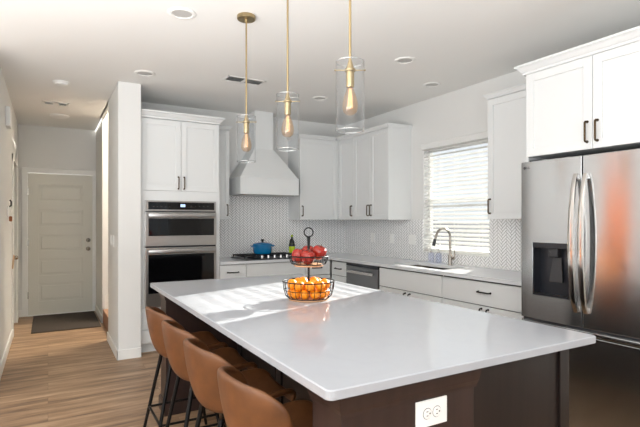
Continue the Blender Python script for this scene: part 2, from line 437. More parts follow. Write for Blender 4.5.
# hall end door with five panels
def panel_door(name, lab):
    y = 8.01
    d = MB(); d.box(-.25, .59, y + .012, y + .05, .012, 2.06)
    for z0, z1 in ((.012, .20), (.455, .575), (.815, .935), (1.175, 1.295), (1.535, 1.655), (1.90, 2.06)): d.box(-.117, .457, y, y + .02, z0, z1, .003)
    d.box(-.25, -.115, y, y + .02, .012, 2.06, .004); d.box(.455, .59, y, y + .02, .012, 2.06, .004)
    for za, zb in ((.20, .455), (.575, .815), (.935, 1.175), (1.295, 1.535), (1.655, 1.90)): d.box(-.085, .425, y + .004, y + .02, za + .03, zb - .03, .006)
    o = struct(d.build(name, M['door']), lab, 'door')
    f = MB(); f.box(-.325, -.255, y - .025, y + .0, 0, 2.13, .004); f.box(.595, .662, y - .025, y, 0, 2.13, .004); f.box(-.325, .662, y - .026, y, 2.065, 2.135, .004)
    f.box(-.26, -.248, y - .01, y + .05, 0, 2.07); f.box(.588, .60, y - .01, y + .05, 0, 2.07)
    f.build('door_casing', M['trim'], o)
    MB().box(-.255, .595, y - .03, y + .05, 0, .014).build('threshold', M['trim'], o)
    for z, r in ((1.08, .028), (.95, .030)):
        k = MB(); k.cyl((.53, y, z), (.53, y - .012, z), .032); k.cyl((.53, y - .01, z), (.53, y - .04, z), .014)
        k.lathe([(0, -r), (r * .7, -r * .7), (r, 0), (r * .7, r * .7), (0, r)], (.53, y - .05, z), 16)
        k.build('deadbolt' if z > 1 else 'door_knob', M['nickel'], o, True)
    for z in (.30, 1.06, 1.80): MB().box(-.262, -.243, y - .012, y + .002, z - .05, z + .05).build('hinge', M['nickel'], o)
    return o
panel_door('door_1', 'white five-panel door closed at the end of the hall')
# closet door on the left hall wall
d = MB(); d.box(-.43, -.395, 6.705, 7.555, .01, 2.09)
for z0, z1 in ((.25, .95), (1.1, 1.95)): d.box(-.395, -.388, 6.85, 7.41, z0, z1, .004)
o = struct(d.build('door_2', M['door']), 'white closet door in the left wall of the hall', 'door')
f = MB(); f.box(-.37, -.352, 6.64, 6.705, 0, 2.16, .004); f.box(-.37, -.352, 7.555, 7.62, 0, 2.16, .004); f.box(-.37, -.351, 6.64, 7.62, 2.095, 2.165, .004)
f.build('door_casing', M['trim'], o)
k = MB(); k.cyl((-.395, 6.78, .93), (-.35, 6.78, .93), .013); k.lathe([(0, -.028), (.02, -.02), (.028, 0), (.02, .02), (0, .028)], (-.335, 6.78, .93), 16)
k.build('door_knob', M['nickel'], o, True)
# unseen warm oak door added to mirror an orange streak in the fridge
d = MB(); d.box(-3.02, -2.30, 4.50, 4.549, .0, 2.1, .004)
o = struct(d.build('door_3', M['oakdoor']), 'warm oak door added unseen in the living room wall', 'door')
f = MB(); f.box(-3.10, -3.02, 4.52, 4.549, 0, 2.18); f.box(-2.30, -2.22, 4.52, 4.549, 0, 2.18); f.box(-3.10, -2.22, 4.52, 4.549, 2.1, 2.18); f.build('door_casing', M['trim'], o)
# stairs
s = MB()
for i in range(8): s.box(.64 + i * .26, .64 + (i + 1) * .26 + .02, 5.955, 6.995, 0.0, .185 * (i + 1), .006)
struct(s.build('trim_1', M['stair']), 'wooden stairs rising off the right of the hall', 'stairs')
s = MB(); s.loft([[(.66, 6.982, .10), (.66, 6.982, .36), (2.7, 6.982, 1.84), (2.7, 6.982, 1.55)], [(.66, 6.998, .10), (.66, 6.998, .36), (2.7, 6.998, 1.84), (2.7, 6.998, 1.55)]])
struct(s.build('trim_2', M['trim']), 'white sloping skirt board beside the stairs', 'trim')

# sink window
f = MB(); xx = XR + .075
for a0, a1, z0, z1 in ((WY0, WY0 + .03, WZ0, WZ1), (WY1 - .03, WY1, WZ0, WZ1), (WY0, WY1, WZ0, WZ0 + .045), (WY0, WY1, WZ1 - .045, WZ1), (WY0, WY1, 1.60, 1.63)):
    f.box(xx, xx + .045, a0, a1, z0, z1)
wn = struct(f.build('window_1', M['trim']), 'white framed window over the sink', 'window')
MB().box(xx + .02, xx + .025, WY0 + .02, WY1 - .02, WZ0 + .02, WZ1 - .02).build('pane', M['pane'], wn)
MB().box(XR - .012, XR + .09, WY0, WY1, WZ0 - .002, WZ0 + .014, .003).build('window_sill', M['trim'], wn)

# outside
struct(MB().box(XR + .2, 30, -15, 25, -.25, -.15).build('ground', M['yard']), 'pale ground outside the sink window', 'ground')
fe = thing('garden_fence', (8.0, 7.5, -.15), 'pale board fence outside beyond the sink window', 'fence')
b = MB()
for i in range(70): b.box(8.0, 8.02, 1.0 + i * .18, 1.0 + i * .18 + .17, -.12, 1.35)
b.build('boards', M['fence'], fe)
b = MB(); b.box(8.02, 8.07, 1, 13.6, .2, .3); b.box(8.02, 8.07, 1, 13.6, 1.0, 1.1); b.build('rail', M['fence'], fe)
for i in range(6): MB().box(8.02, 8.12, 1.0 + i * 2.5, 1.1 + i * 2.5, -.15, 1.39).build('post', M['fence'], fe)

# ------------------------------------------------------------------ blinds
bl = thing('window_blind', (XR - .02, (WY0 + WY1) / 2, WZ0), 'white horizontal slat blind half open in the sink window', 'blind')
MB().box(XR - .035, XR + .06, WY0 - .012, WY1 + .012, WZ1 - .03, WZ1 + .035, .006).build('valance', M['blind'], bl)
m = MB(); zt = WZ1 - .06; nsl = 25; pitch = (zt - 1.09) / (nsl - 1)
for i in range(nsl):
    z = 1.09 + i * pitch; h = .0245; a = math.radians(30)
    dx, dz = h * math.cos(a), h * math.sin(a); xc = XR + .032
    p = [(xc - dx, z - dz), (xc, z + .003), (xc + dx, z + dz)]
    prof = [(x, zz + .0014) for x, zz in p] + [(x, zz - .0014) for x, zz in reversed(p)]
    m.loft([[(x, WY0 + .006, zz) for x, zz in prof], [(x, WY1 - .006, zz) for x, zz in prof]])
m.build('slats', M['blind'], bl)
MB().box(XR + .008, XR + .056, WY0 + .006, WY1 - .006, WZ0 + .018, WZ0 + .042, .004).build('bottom_rail', M['blind'], bl)
for y in (WY0 + .14, (WY0 + WY1) / 2, WY1 - .14):
    q = MB(); q.cyl((XR + .006, y, WZ0 + .03), (XR + .006, y, WZ1 - .03), .0012, seg=6); q.cyl((XR + .058, y, WZ0 + .03), (XR + .058, y, WZ1 - .03), .0012, seg=6); q.build('ladder_cord', M['blind'], bl)
MB().cyl((XR - .004, WY1 - .11, 1.25), (XR - .004, WY1 - .11, WZ1 - .04), .004, seg=8).build('tilt_wand', M['plate'], bl)
q = MB(); q.cyl((XR - .004, WY1 - .27, 1.12), (XR - .004, WY1 - .27, WZ1 - .04), .0015, seg=6); q.cyl((XR - .004, WY1 - .27, 1.10), (XR - .004, WY1 - .27, 1.14), .006, .004, 8); q.build('pull_cord', M['plate'], bl)

# ------------------------------------------------------------------ backsplash
hbx, hby = herringbone('X'), herringbone('Y')
m = MB(); m.box(1.659, XR - .010, YB - .010, YB, .914, 1.93)
tag(m.build('tile_backsplash', hbx), 'white herringbone tile backsplash behind the cooktop and hood', 'backsplash')
m = MB(); m.box(XR - .010, XR, 2.22, WY0, .914, 1.385); m.box(XR - .010, XR, WY1, YB - .010, .914, 1.385); m.box(XR - .010, XR, WY0, WY1, .914, WZ0 - .003)
tag(m.build('tile_backsplash', hby), 'white herringbone tile backsplash under the window and along the sink wall', 'backsplash')

# ------------------------------------------------------------------ cabinets
def ob(mb, o, a0, a1, n0, n1, z0, z1, bev=0.0):
    if o == 'B': return mb.box(a0, a1, n0, n1, z0, z1, bev)
    return mb.box(n0, n1, a0, a1, z0, z1, bev)
def pull(o, a, n, z, vertical, L, parent, m='bronze'):
    # arched bar pull standing off the face at n
    k = MB(); h = L / 2; r = .0062
    def P(da, dn, dz):
        return (a + da, n + dn, z + dz) if o == 'B' else (n + dn, a + da, z + dz)
    e = [(-h, 0), (-h, -.022), (-h + .006, -.028), (h - .006, -.028), (h, -.022), (h, 0)]
    k.tube([P(0, d, t) if vertical else P(t, d, 0) for t, d in e], r, 8)
    for t in (-h, h):
        k.cyl(P(0, 0, t) if vertical else P(t, 0, 0), P(0, -.006, t) if vertical else P(t, -.006, 0), .009, seg=10)
    return k.build('handle', M[m], parent, True)
def shaker(kind, o, a0, a1, n, z0, z1, root, hnd=None, m='cab', rail=.057):
    g = .0016
    a0 += g; a1 -= g; z0 += g; z1 -= g
    d = MB()
    if z1 - z0 > .24:
        ob(d, o, a0, a0 + rail, n, n + .02, z0, z1, .0025); ob(d, o, a1 - rail, a1, n, n + .02, z0, z1, .0025)
        ob(d, o, a0 + rail - .001, a1 - rail + .001, n, n + .02, z0, z0 + rail, .0025); ob(d, o, a0 + rail - .001, a1 - rail + .001, n, n + .02, z1 - rail, z1, .0025)
        ob(d, o, a0 + rail - .004, a1 - rail + .004, n + .010, n + .018, z0 + rail - .004, z1 - rail + .004)
    else:
        ob(d, o, a0, a1, n, n + .02, z0, z1, .0025)
    p = d.build(kind, M[m], root)
    if hnd:
        pull(o, hnd[0], n, hnd[1], hnd[2], hnd[3] if len(hnd) > 3 else .125, p, 'black' if z0 < 1 else 'bronze')
    return p
def carcass(o, a0, a1, n0, n1, z0, z1, root, toe=False, name='cabinet_body'):
    b = MB(); ob(b, o, a0 + .0005, a1 - .0005, n0 + .022, n1, z0, z1)
    x = b.build(name, M['cab'], root)
    r = MB(); e = .004
    ob(r, o, a0 + .0005 + e, a1 - .0005 - e, n0 + .0205, n0 + .0225, z0 + e, z1 - e); r.build('gap_shade', M['gap'], x)
    if toe:
        t_ = MB(); ob(t_, o, a0 + .0005, a1 - .0005, n0 + .075, n1, 0, z0); t_.build('toe_kick', M['cab'], root)
    return x
CROWN = [(0.0, 0), (.006, 0), (.006, .018), (.016, .026), (.034, .050), (.050, .060), (.050, .074), (0.0, .076)]
def crown(root, x0, x1, y0, y1, z, sides, sc=1.0):
    MB().crown(x0, x1, y0, y1, [(a * sc, z + b * sc) for a, b in CROWN], sides).build('crown', M['cab'], root)

FB = 5.14          # front of base / tall doors on the back wall
UB = 5.45          # front of wall-cabinet doors, back wall
FR = 3.10          # right wall base door front (counter overhangs to 3.08)
UR = 3.40
# tall oven cabinet
tc_ = thing('oven_cabinet', (1.235, 5.47, 0), 'tall white cabinet housing the wall ovens', 'cabinet')
b = MB(); b.box(.818, .835, FB + .022, YB - .001, .10, 2.44); b.box(1.638, 1.655, FB + .022, YB - .001, .10, 2.44)
b.box(.835, 1.638, FB + .022, YB - .001, 1.60, 2.44); b.box(.835, 1.638, FB + .022, YB - .001, .10, .47)
b.box(.818, .868, FB, FB + .022, .47, 1.685, .001); b.box(1.606, 1.655, FB, FB + .022, .47, 1.685, .001); b.box(.868, 1.606, FB, FB + .022, 1.580, 1.685, .001)
b.build('cabinet_body', M['cab'], tc_)
MB().box(.83, 1.64, FB + .0205, FB + .0225, 1.69, 2.43).build('gap_shade', M['gap'], tc_)
shaker('door', 'B', .822, 1.2345, FB, 1.686, 2.435, tc_, (1.205, 1.775, True))
shaker('door', 'B', 1.2345, 1.652, FB, 1.686, 2.435, tc_, (1.265, 1.775, True))
shaker('drawer', 'B', .822, 1.652, FB, .25, .468, tc_); shaker('drawer', 'B', .822, 1.652, FB, .105, .246, tc_)
MB().box(.818, 1.655, FB + .075, YB - .001, 0, .10).build('toe_kick', M['cab'], tc_)
crown(tc_, .818, 1.655, FB, YB - .001, 2.44, 'yX')
# narrow wall cabinet left of the hood
wc = thing('upper_cabinet', (1.767, 5.62, 1.385), 'narrow white wall cabinet between the ovens and the hood', 'cabinet')
carcass('B', 1.656, 1.878, UB, YB - .001, 1.388, 2.45, wc)
shaker('door', 'B', 1.657, 1.877, UB, 1.386, 2.448, wc, (1.850, 1.50, True), rail=.05)
crown(wc, 1.656, 1.878, UB, YB - .001, 2.45, 'yX', .62)
# wall cabinet right of the hood
wc = thing('upper_cabinet', (3.11, 5.62, 1.385), 'white single-door wall cabinet in the corner right of the hood', 'cabinet')
carcass('B', 2.822, 3.419, UB, YB - .001, 1.388, 2.45, wc)
shaker('door', 'B', 2.826, 3.385, UB, 1.386, 2.448, wc, (2.855, 1.50, True))
MB().box(3.384, 3.4005, 5.4305, 5.472, 1.387, 2.449).build('filler', M['cab'], wc)
crown(wc, 2.822, 3.36, UB, YB - .001, 2.45, 'xy', .62)
# corner wall cabinet on the right wall
wc = thing('upper_cabinet', (3.57, 4.9, 1.385), 'white three-door wall cabinet on the sink wall left of the window', 'cabinet')
carcass('R', 4.355, 5.445, UR, XR - .001, 1.388, 2.45, wc)
b = MB(); b.box(UR + .001, XR - .001, 4.352, 4.3555, 1.386, 2.45); b.build('end_panel', M['cab'], wc)
shaker('door', 'R', 5.075, 5.43, UR, 1.386, 2.448, wc, (5.11, 1.50, True))
shaker('door', 'R', 4.715, 5.075, UR, 1.386, 2.448, wc, (4.745, 1.50, True))
shaker('door', 'R', 4.357, 4.715, UR, 1.386, 2.448, wc, (4.685, 1.50, True))
crown(wc, UR, XR - .001, 4.353, YB - .005, 2.45, 'xy', .62)
# wall cabinet right of the window
wc = thing('upper_cabinet', (3.57, 2.58, 1.385), 'white single-door wall cabinet between the window and the refrigerator', 'cabinet')
carcass('R', 2.225, 2.935, UR, XR - .001, 1.388, 2.45, wc)
shaker('door', 'R', 2.228, 2.933, UR, 1.386, 2.448, wc, (2.902, 1.50, True))
crown(wc, UR, XR - .001, 2.225, 2.935, 2.45, 'xY', .62)
# refrigerator surround
fc = thing('refrigerator_cabinet', (3.34, 1.72, 1.82), 'deep white two-door cabinet over the refrigerator', 'cabinet')
carcass('R', 1.245, 2.195, 2.94, XR - .001, 1.822, 2.42, fc)
shaker('door', 'R', 1.723, 2.195, 2.94, 1.82, 2.405, fc, (1.755, 1.93, True))
shaker('door', 'R', 1.247, 1.723, 2.94, 1.82, 2.405, fc, (1.691, 1.93, True))
MB().box(2.965, XR - .001, 2.196, 2.216, 0, 2.42).build('side_panel', M['cab'], fc)
MB().box(2.965, XR - .001, 1.224, 1.244, 0, 2.42).build('side_panel', M['cab'], fc)
crown(fc, 2.94, XR - .001, 1.224, 2.216, 2.405, 'xY', .9)

# base cabinets, back wall
def basecab(o, a0, a1, label, doors, drawers):
    f = FB if o == 'B' else FR; wl = YB if o == 'B' else XR
    ct = ((a0 + a1) / 2, f + .3, 0) if o == 'B' else (f + .3, (a0 + a1) / 2, 0)
    r = thing('base_cabinet', ct, label, 'cabinet')
    carcass(o, a0, a1, f, wl - .001, .10, .882, r, True)
    for d0, d1, z0, z1, h in doors: shaker('door', o, d0, d1, f, z0, z1, r, h)
    for d0, d1, z0, z1, h in drawers: shaker('drawer', o, d0, d1, f, z0, z1, r, h)
    return r
basecab('B', 1.657, 1.969, 'narrow white base cabinet between ovens and cooktop', [(1.66, 1.967, .105, .695, (1.94, .60, True))], [(1.66, 1.967, .70, .875, (1.813, .79, False))])
basecab('B', 1.970, 2.744, 'wide white drawer base cabinet below the cooktop', [], [(1.972, 2.742, .70, .875, None), (1.972, 2.742, .405, .695, (2.357, .55, False)), (1.972, 2.742, .105, .40, (2.357, .25, False))])
basecab('B', 2.745, 3.11, 'white corner base cabinet right of the cooktop', [(2.748, 3.09, .105, .695, (2.78, .60, True))], [(2.748, 3.09, .70, .875, (2.90, .79, False))])
# base cabinets, right wall
basecab('R', 4.792, 5.135, 'narrow white base cabinet left of the dishwasher', [], [(4.795, 5.12, .70, .868, (4.955, .785, False)), (4.795, 5.12, .405, .695, (4.955, .58, False)), (4.795, 5.12, .105, .40, (4.955, .28, False))])
sc_ = thing('base_cabinet', (3.4, 3.66, 0), 'white sink base cabinet with a plain false front under the faucet', 'cabinet')
b = MB(); b.box(FR + .022, XR - .001, 3.1905, 4.1295, .10, .66); b.box(FR + .022, FR + .05, 3.1905, 4.1295, .66, .882); b.box(FR + .05, XR - .001, 3.1905, 3.21, .66, .882); b.box(FR + .05, XR - .001, 4.11, 4.1295, .66, .882)
x = b.build('cabinet_body', M['cab'], sc_)
MB().box(FR + .0205, FR + .0225, 3.196, 4.124, .104, .878).build('gap_shade', M['gap'], x)
MB().box(FR + .075, XR - .001, 3.1905, 4.1295, 0, .10).build('toe_kick', M['cab'], sc_)
shaker('false_front', 'R', 3.192, 4.128, FR, .675, .868, sc_)
shaker('door', 'R', 3.66, 4.128, FR, .105, .67, sc_, (3.695, .585, True)); shaker('door', 'R', 3.192, 3.66, FR, .105, .67, sc_, (3.625, .585, True))
basecab('R', 2.218, 3.1895, 'white base cabinet with a wide drawer beside the refrigerator', [(2.70, 3.187, .105, .67, (2.735, .585, True)), (2.222, 2.70, .105, .67, (2.665, .585, True))], [(2.222, 3.187, .675, .868, (2.705, .785, False))])
# dishwasher
dw = thing('dishwasher', (3.4, 4.46, 0), 'stainless steel dishwasher in the base run below the sink-wall counter', 'dishwasher')
MB().box(FR + .03, XR - .02, 4.134, 4.788, .08, .880).build('tub', M['dgray'], dw)
MB().box(FR - .004, FR + .03, 4.15, 4.775, .11, .838, .004).build('door', M['steel_shaded'], dw)
MB().box(FR + .0, FR + .03, 4.142, 4.782, .842, .878, .002).build('control_strip', M['plastic'], dw)
h = MB(); h.box(FR - .045, FR - .030, 4.20, 4.725, .765, .800, .005); h.box(FR - .032, FR - .003, 4.215, 4.235, .772, .793); h.box(FR - .032, FR - .003, 4.69, 4.71, .772, .793)
h.build('handle', M['chrome'], dw, True)
MB().box(FR + .06, XR - .02, 4.14, 4.78, 0, .08).build('toe_kick', M['plastic'], dw)

# ------------------------------------------------------------------ countertop (one continuous L) with sink cutout
SX0, SX1, SY0, SY1 = 3.20, 3.55, 3.28, 4.02
ctop = MB()
CX0, CY0 = 3.072, 5.112
zc0, zc1 = .884, .914
outer = [(1.657, CY0), (CX0, CY0), (CX0, 2.218), (XR - .001, 2.218), (XR - .001, YB - .001), (1.657, YB - .001)]
bmx = ctop.bm
def cell(x0, x1, y0, y1): ctop.box(x0, x1, y0, y1, zc0, zc1)
cell(1.657, CX0, CY0, YB - .001); cell(CX0, XR - .001, SY1, YB - .001); cell(CX0, XR - .001, 2.218, SY0); cell(CX0, SX0, SY0, SY1); cell(SX1, XR - .001, SY0, SY1)
ct = tag(ctop.build('countertop', M['quartz']), 'white quartz perimeter countertop running around the corner past the sink', 'countertop')
# sink
sk = thing('kitchen_sink', (3.375, 3.65, .66), 'undermount stainless sink below the gooseneck faucet', 'sink')
b = MB(); tt = .012
b.box(SX0 - tt, SX1 + tt, SY0 - tt, SY1 + tt, .668, .68); b.box(SX0 - tt, SX0 - .001, SY0 - tt, SY1 + tt, .68, .883); b.box(SX1 + .001, SX1 + tt, SY0 - tt, SY1 + tt, .68, .883)
b.box(SX0, SX1, SY0 - tt, SY0 - .001, .68, .883); b.box(SX0, SX1, SY1 + .001, SY1 + tt, .68, .883); b.build('basin', M['nickel'], sk)
MB().cyl((3.375, 3.65, .68), (3.375, 3.65, .684), .045).build('drain', M['chrome'], sk)
# faucet
fa = thing('faucet', (3.615, 3.60, .914), 'brushed nickel gooseneck faucet standing behind the sink', 'faucet')
fx, fy = 3.615, 3.60
b = MB(); b.cyl((fx, fy, .9142), (fx, fy, .922), .028); b.cyl((fx, fy, .92), (fx, fy, 1.02), .021); b.build('base', M['nickel'], fa, True)
pts = [(fx, fy, 1.01), (fx, fy, 1.12), (fx, fy, 1.20)]
for i in range(0, 11):
    a = math.pi * i / 10 * .93; pts.append((fx - .095 + .095 * math.cos(a), fy + .004 * i / 10, 1.205 + .088 * math.sin(a)))
pts += [(fx - .205, fy + .006, 1.175)]
MB().tube(pts, .0125, 12).build('spout', M['nickel'], fa, True)
b = MB(); b.cyl((fx - .203, fy + .006, 1.185), (fx - .222, fy + .008, 1.12), .0145, .018); b.build('spray_head', M['dgray'], fa, True)
b = MB(); b.cyl((fx, fy - .02, .985), (fx, fy - .055, .985), .013); b.tube([(fx, fy - .05, .985), (fx, fy - .06, 1.0), (fx - .005, fy - .068, 1.07)], [.009, .008, .006], 8); b.build('lever', M['nickel'], fa, True)
# soap bottles
for (y, x, lab) in ((3.955, 3.685, 'blue soap pump bottle left of its twin behind the sink'), (3.845, 3.69, 'blue soap pump bottle right of its twin, nearer the faucet')):
    r = thing('soap_bottle', (x, y, .9142), lab, 'soap bottle', 'soap bottles behind the sink')
    MB().lathe([(0, 0), (.030, 0), (.033, .006), (.033, .085), (.024, .103), (.012, .108), (0, .108)], (x, y, .9142), 20).build('bottle_body', M['soap'], r, True)
    b = MB(); b.cyl((x, y, 1.0222), (x, y, 1.037), .013); b.cyl((x, y, 1.035), (x, y, 1.068), .004, seg=8); b.tube([(x, y, 1.066), (x - .012, y, 1.072), (x - .038, y, 1.064)], .005, 8); b.build('pump', M['chrome'], r, True)

# ------------------------------------------------------------------ ovens
ov = thing('double_oven', (1.236, 5.2, .475), 'stainless double wall oven with black glass doors', 'oven')
MB().box(.872, 1.602, FB + .0235, YB - .05, .476, 1.578).build('oven_body', M['dgray'], ov)
MB().box(.862, 1.612, FB - .006, FB + .0, .474, 1.584, .001).build('trim_frame', M['steelh'], ov)
MB().box(.868, 1.606, FB - .016, FB - .0065, 1.0925, 1.1075).build('gap_shade_strip', M['plastic'], ov)  # dark strips painted in for the shaded gaps around the oven doors
MB().box(.868, 1.606, FB - .016, FB - .0065, 1.463, 1.473).build('gap_shade_strip', M['plastic'], ov)
cp = MB().box(.866, 1.608, FB - .022, FB - .006, 1.474, 1.580, .002).build('control_panel', M['steelh'], ov)
MB().box(.894, 1.588, FB - .024, FB - .0218, 1.490, 1.568).build('panel_glass', M['oglass'], cp)
MB().box(1.222, 1.272, FB - .0255, FB - .0238, 1.518, 1.548).build('display', M['screen'], cp)
for i in range(5):
    MB().box(.94 + i * .04, .955 + i * .04, FB - .0252, FB - .0238, 1.516, 1.520).build('touch_mark', M['slot'], cp)
    MB().box(1.33 + i * .045, 1.342 + i * .045, FB - .0252, FB - .0238, 1.526, 1.531).build('touch_mark', M['slot'], cp)
def ovdoor(z0, z1, gz0, gz1, hz, label):
    d = MB().box(.866, 1.608, FB - .040, FB - .006, z0, z1, .003).build('oven_door', M['steelh'], ov)
    MB().box(.893, 1.581, FB - .0425, FB - .0395, gz0, gz1, .001).build('door_glass', M['oglass'], d)
    h = MB(); h.box(.885, 1.590, FB - .088, FB - .066, hz - .022, hz + .022, .008, 3); h.box(.90, .925, FB - .07, FB - .039, hz - .014, hz + .014); h.box(1.55, 1.575, FB - .07, FB - .039, hz - .014, hz + .014)
    h.build('handle', M['steelh'], d, True)
    return d
ovdoor(1.108, 1.462, 1.215, 1.398, 1.430, '')
ovdoor(.486, 1.092, .62, 1.022, 1.055, '')

# ------------------------------------------------------------------ range hood
hc = 2.36
hd = thing('range_hood', (hc, 5.57, 1.69), 'white flared range hood with square chimney over the cooktop', 'range hood')
hx0, hx1, hy0 = 1.972, 2.748, 5.335
MB().box(hx0, hx1, hy0, YB - .0105, 1.695, 1.895, .003).build('skirt', M['cab'], hd)
b = MB(); b.box(hx0 - .004, hx1 + .004, hy0 - .006, YB - .0105, 1.888, 1.90, .002); b.box(hx0 - .004, hx1 + .004, hy0 - .006, YB - .0105, 1.692, 1.703, .002); b.build('skirt_trim', M['cab'], hd)
b = MB(); y1 = YB - .0105
cw = .125
b.loft([[(hx0 + .006, hy0 + .004, 1.899), (hx1 - .006, hy0 + .004, 1.899), (hx1 - .006, y1, 1.899), (hx0 + .006, y1, 1.899)],
        [(hc - cw - .006, 5.53, 2.27), (hc + cw + .006, 5.53, 2.27), (hc + cw + .006, y1, 2.27), (hc - cw - .006, y1, 2.27)]]); b.build('canopy', M['cab'], hd)
b = MB(); b.box(hc - cw, hc + cw, 5.54, y1, 2.26, CEIL - .001, .002)
b.build('chimney', M['cab'], hd)
b = MB(); b.box(hx0 + .05, hx1 - .05, hy0 + .04, y1 - .03, 1.684, 1.696); b.build('filter', M['steelh'], hd)

# ------------------------------------------------------------------ cooktop
ck = thing('cooktop', (hc, 5.44, .9142), 'black gas cooktop with five silver knobs and iron grates', 'cooktop')
MB().box(1.98, 2.742, 5.185, 5.70, .9142, .926, .004).build('cooktop_plate', M['plastic'], ck)
for i in range(3):
    g = MB(); x0 = 2.0 + i * .243; x1 = x0 + .236; y0, y1_ = 5.275, 5.685
    for (a, b_, c_, d_) in ((x0, x1, y0, y0 + .014), (x0, x1, y1_ - .014, y1_), (x0, x0 + .014, y0, y1_), (x1 - .014, x1, y0, y1_), (x0, x1, 5.47, 5.484), ((x0 + x1) / 2 - .006, (x0 + x1) / 2 + .006, y0, y1_)):
        g.box(a, b_, c_, d_, .944, .958, .002)
    for px in (x0 + .007, x1 - .007):
        for py in (y0 + .007, y1_ - .007): g.box(px - .006, px + .006, py - .006, py + .006, .9262, .946)
    g.build('grate', M['iron'], ck)
for bx, by in ((2.118, 5.37), (2.118, 5.59), (2.361, 5.48), (2.604, 5.37), (2.604, 5.59)):
    MB().lathe([(0, 0), (.042, 0), (.042, .006), (.03, .010), (.03, .015), (0, .016)], (bx, by, .9262), 20).build('burner', M['iron'], ck, True)
for i in range(5):
    x = 2.20 + i * .082
    MB().lathe([(0, 0), (.021, 0), (.021, .006), (.017, .008), (.016, .034), (.013, .037), (0, .037)], (x, 5.225, .926), 18).build('knob', M['chrome'], ck, True)
# dutch oven
px, py, pz = 2.335, 5.53, .9582
dp = thing('dutch_oven', (px, py, pz), 'blue enamel lidded pot on the cooktop grate', 'pot')
MB().lathe([(0, 0), (.095, 0), (.108, .008), (.116, .03), (.121, .112), (.121, .116), (0, .116)], (px, py, pz), 36).build('pot_body', M['blue'], dp, True)
MB().lathe([(0, .1162), (.124, .1162), (.125, .122), (.118, .128), (.08, .141), (.03, .148), (0, .149)], (px, py, pz), 36).build('lid', M['blue'], dp, True)
MB().lathe([(0, .148), (.009, .148), (.010, .162), (.020, .168), (.022, .176), (.016, .184), (0, .186)], (px, py, pz), 20).build('lid_knob', M['black'], dp, True)
for sgn in (-1, 1):
    MB().tube([(px + sgn * .112, py - .04, pz + .097), (px + sgn * .142, py - .034, pz + .10), (px + sgn * .15, py, pz + .101), (px + sgn * .142, py + .034, pz + .10), (px + sgn * .112, py + .04, pz + .097)], .009, 8).build('loop_handle', M['blue'], dp, True)
# oil bottle
bx, by, bz = 2.812, 5.66, .9142
ol = thing('oil_bottle', (bx, by, bz), 'green oil bottle with a dark label on the counter right of the cooktop', 'bottle')
MB().lathe([(0, 0), (.040, 0), (.042, .006), (.042, .13), (.039, .15), (.036, .16), (0, .16)], (bx, by, bz), 24).build('bottle_body', M['green'], ol, True)
MB().lathe([(0, .1602), (.036, .1602), (.032, .19), (.018, .215), (.013, .225), (.013, .245), (0, .245)], (bx, by, bz), 24).build('shoulder', M['darkgreen'], ol, True)
MB().lathe([(.0427, .120), (.0427, .13), (.0398, .15), (.0372, .1595)], (bx, by, bz), 24).build('paper_label', M['darkgreen'], ol, True)
MB().lathe([(0, .245), (.013, .245), (.013, .27), (.011, .273), (0, .273)], (bx, by, bz), 16).build('cap', M['green'], ol, True)

# ------------------------------------------------------------------ refrigerator
rf = thing('refrigerator', (3.3, 1.75, 0), 'stainless french-door refrigerator with ice dispenser', 'refrigerator')
RX = 2.88; ry0, ry1, rm = 1.29, 2.19, 1.752
MB().box(2.965, 3.66, ry0 + .005, ry1 - .006, .03, 1.765, .004).build('refrigerator_body', M['dgray'], rf)
b = MB(); b.box(2.93, 3.0, ry0 + .03, ry0 + .12, 1.765, 1.792); b.box(2.93, 3.0, ry1 - .12, ry1 - .03, 1.765, 1.792); b.build('hinge_cover', M['plastic'], rf)
# left door with a real recess for the dispenser
dy0, dy1, dz0, dz1 = 1.838, 2.097, .868, 1.225
ld = MB()
la, lb = rm + .003, ry1
x0, x1 = RX, 2.96
ld.box(x0, x1, la, dy0, .705, 1.778, .004); ld.box(x0, x1, dy1, lb, .705, 1.778, .004)
ld.box(x0 + .0, x1, dy0 - .004, dy1 + .004, dz1, 1.778, .0); ld.box(x0 + .0, x1, dy0 - .004, dy1 + .004, .705, dz0, .0)
ldo = ld.build('door', M['steel'], rf)
b = MB(); b.box(x1 - .012, x1 - .002, dy0, dy1, dz0, dz1); b.box(x0 - .002, x1 - .01, dy0, dy0 + .008, dz0, dz1); b.box(x0 - .002, x1 - .01, dy1 - .008, dy1, dz0, dz1); b.box(x0 - .002, x1 - .01, dy0, dy1, dz0, dz0 + .012); b.box(x0 - .004, x1 - .01, dy0, dy1, dz1 - .035, dz1)
dsp = b.build('dispenser', M['plastic'], ldo)
b = MB(); b.box(x0 + .02, x1 - .012, 1.93, 2.0, 1.13, 1.19, .006); b.build('spout', M['dgray'], dsp)
b = MB()
for yy in (1.945, 1.985): b.cyl((x0 + .018, yy, 1.155), (x0 + .022, yy, 1.155), .012, seg=14)
b.build('nozzle_light', M['dgray'], dsp, True)
b = MB(); b.loft([[(x0 + .035, 1.905, .965), (x0 + .035, 2.00, .965), (x0 + .043, 2.00, .965), (x0 + .043, 1.905, .965)], [(x0 + .055, 1.925, 1.125), (x0 + .055, 1.985, 1.125), (x0 + .062, 1.985, 1.125), (x0 + .062, 1.925, 1.125)]]); b.build('paddle', M['dgray'], dsp)
rdo = MB().box(RX, 2.96, ry0, rm - .003, .705, 1.778, .004).build('door', M['steel'], rf)
gk = MB(); gk.box(RX + .02, 2.966, rm - .004, rm + .004, .706, 1.777); gk.box(RX + .02, 2.966, ry0 + .004, ry1 - .004, .690, .706); gk.build('door_gasket', M['plastic'], rf)
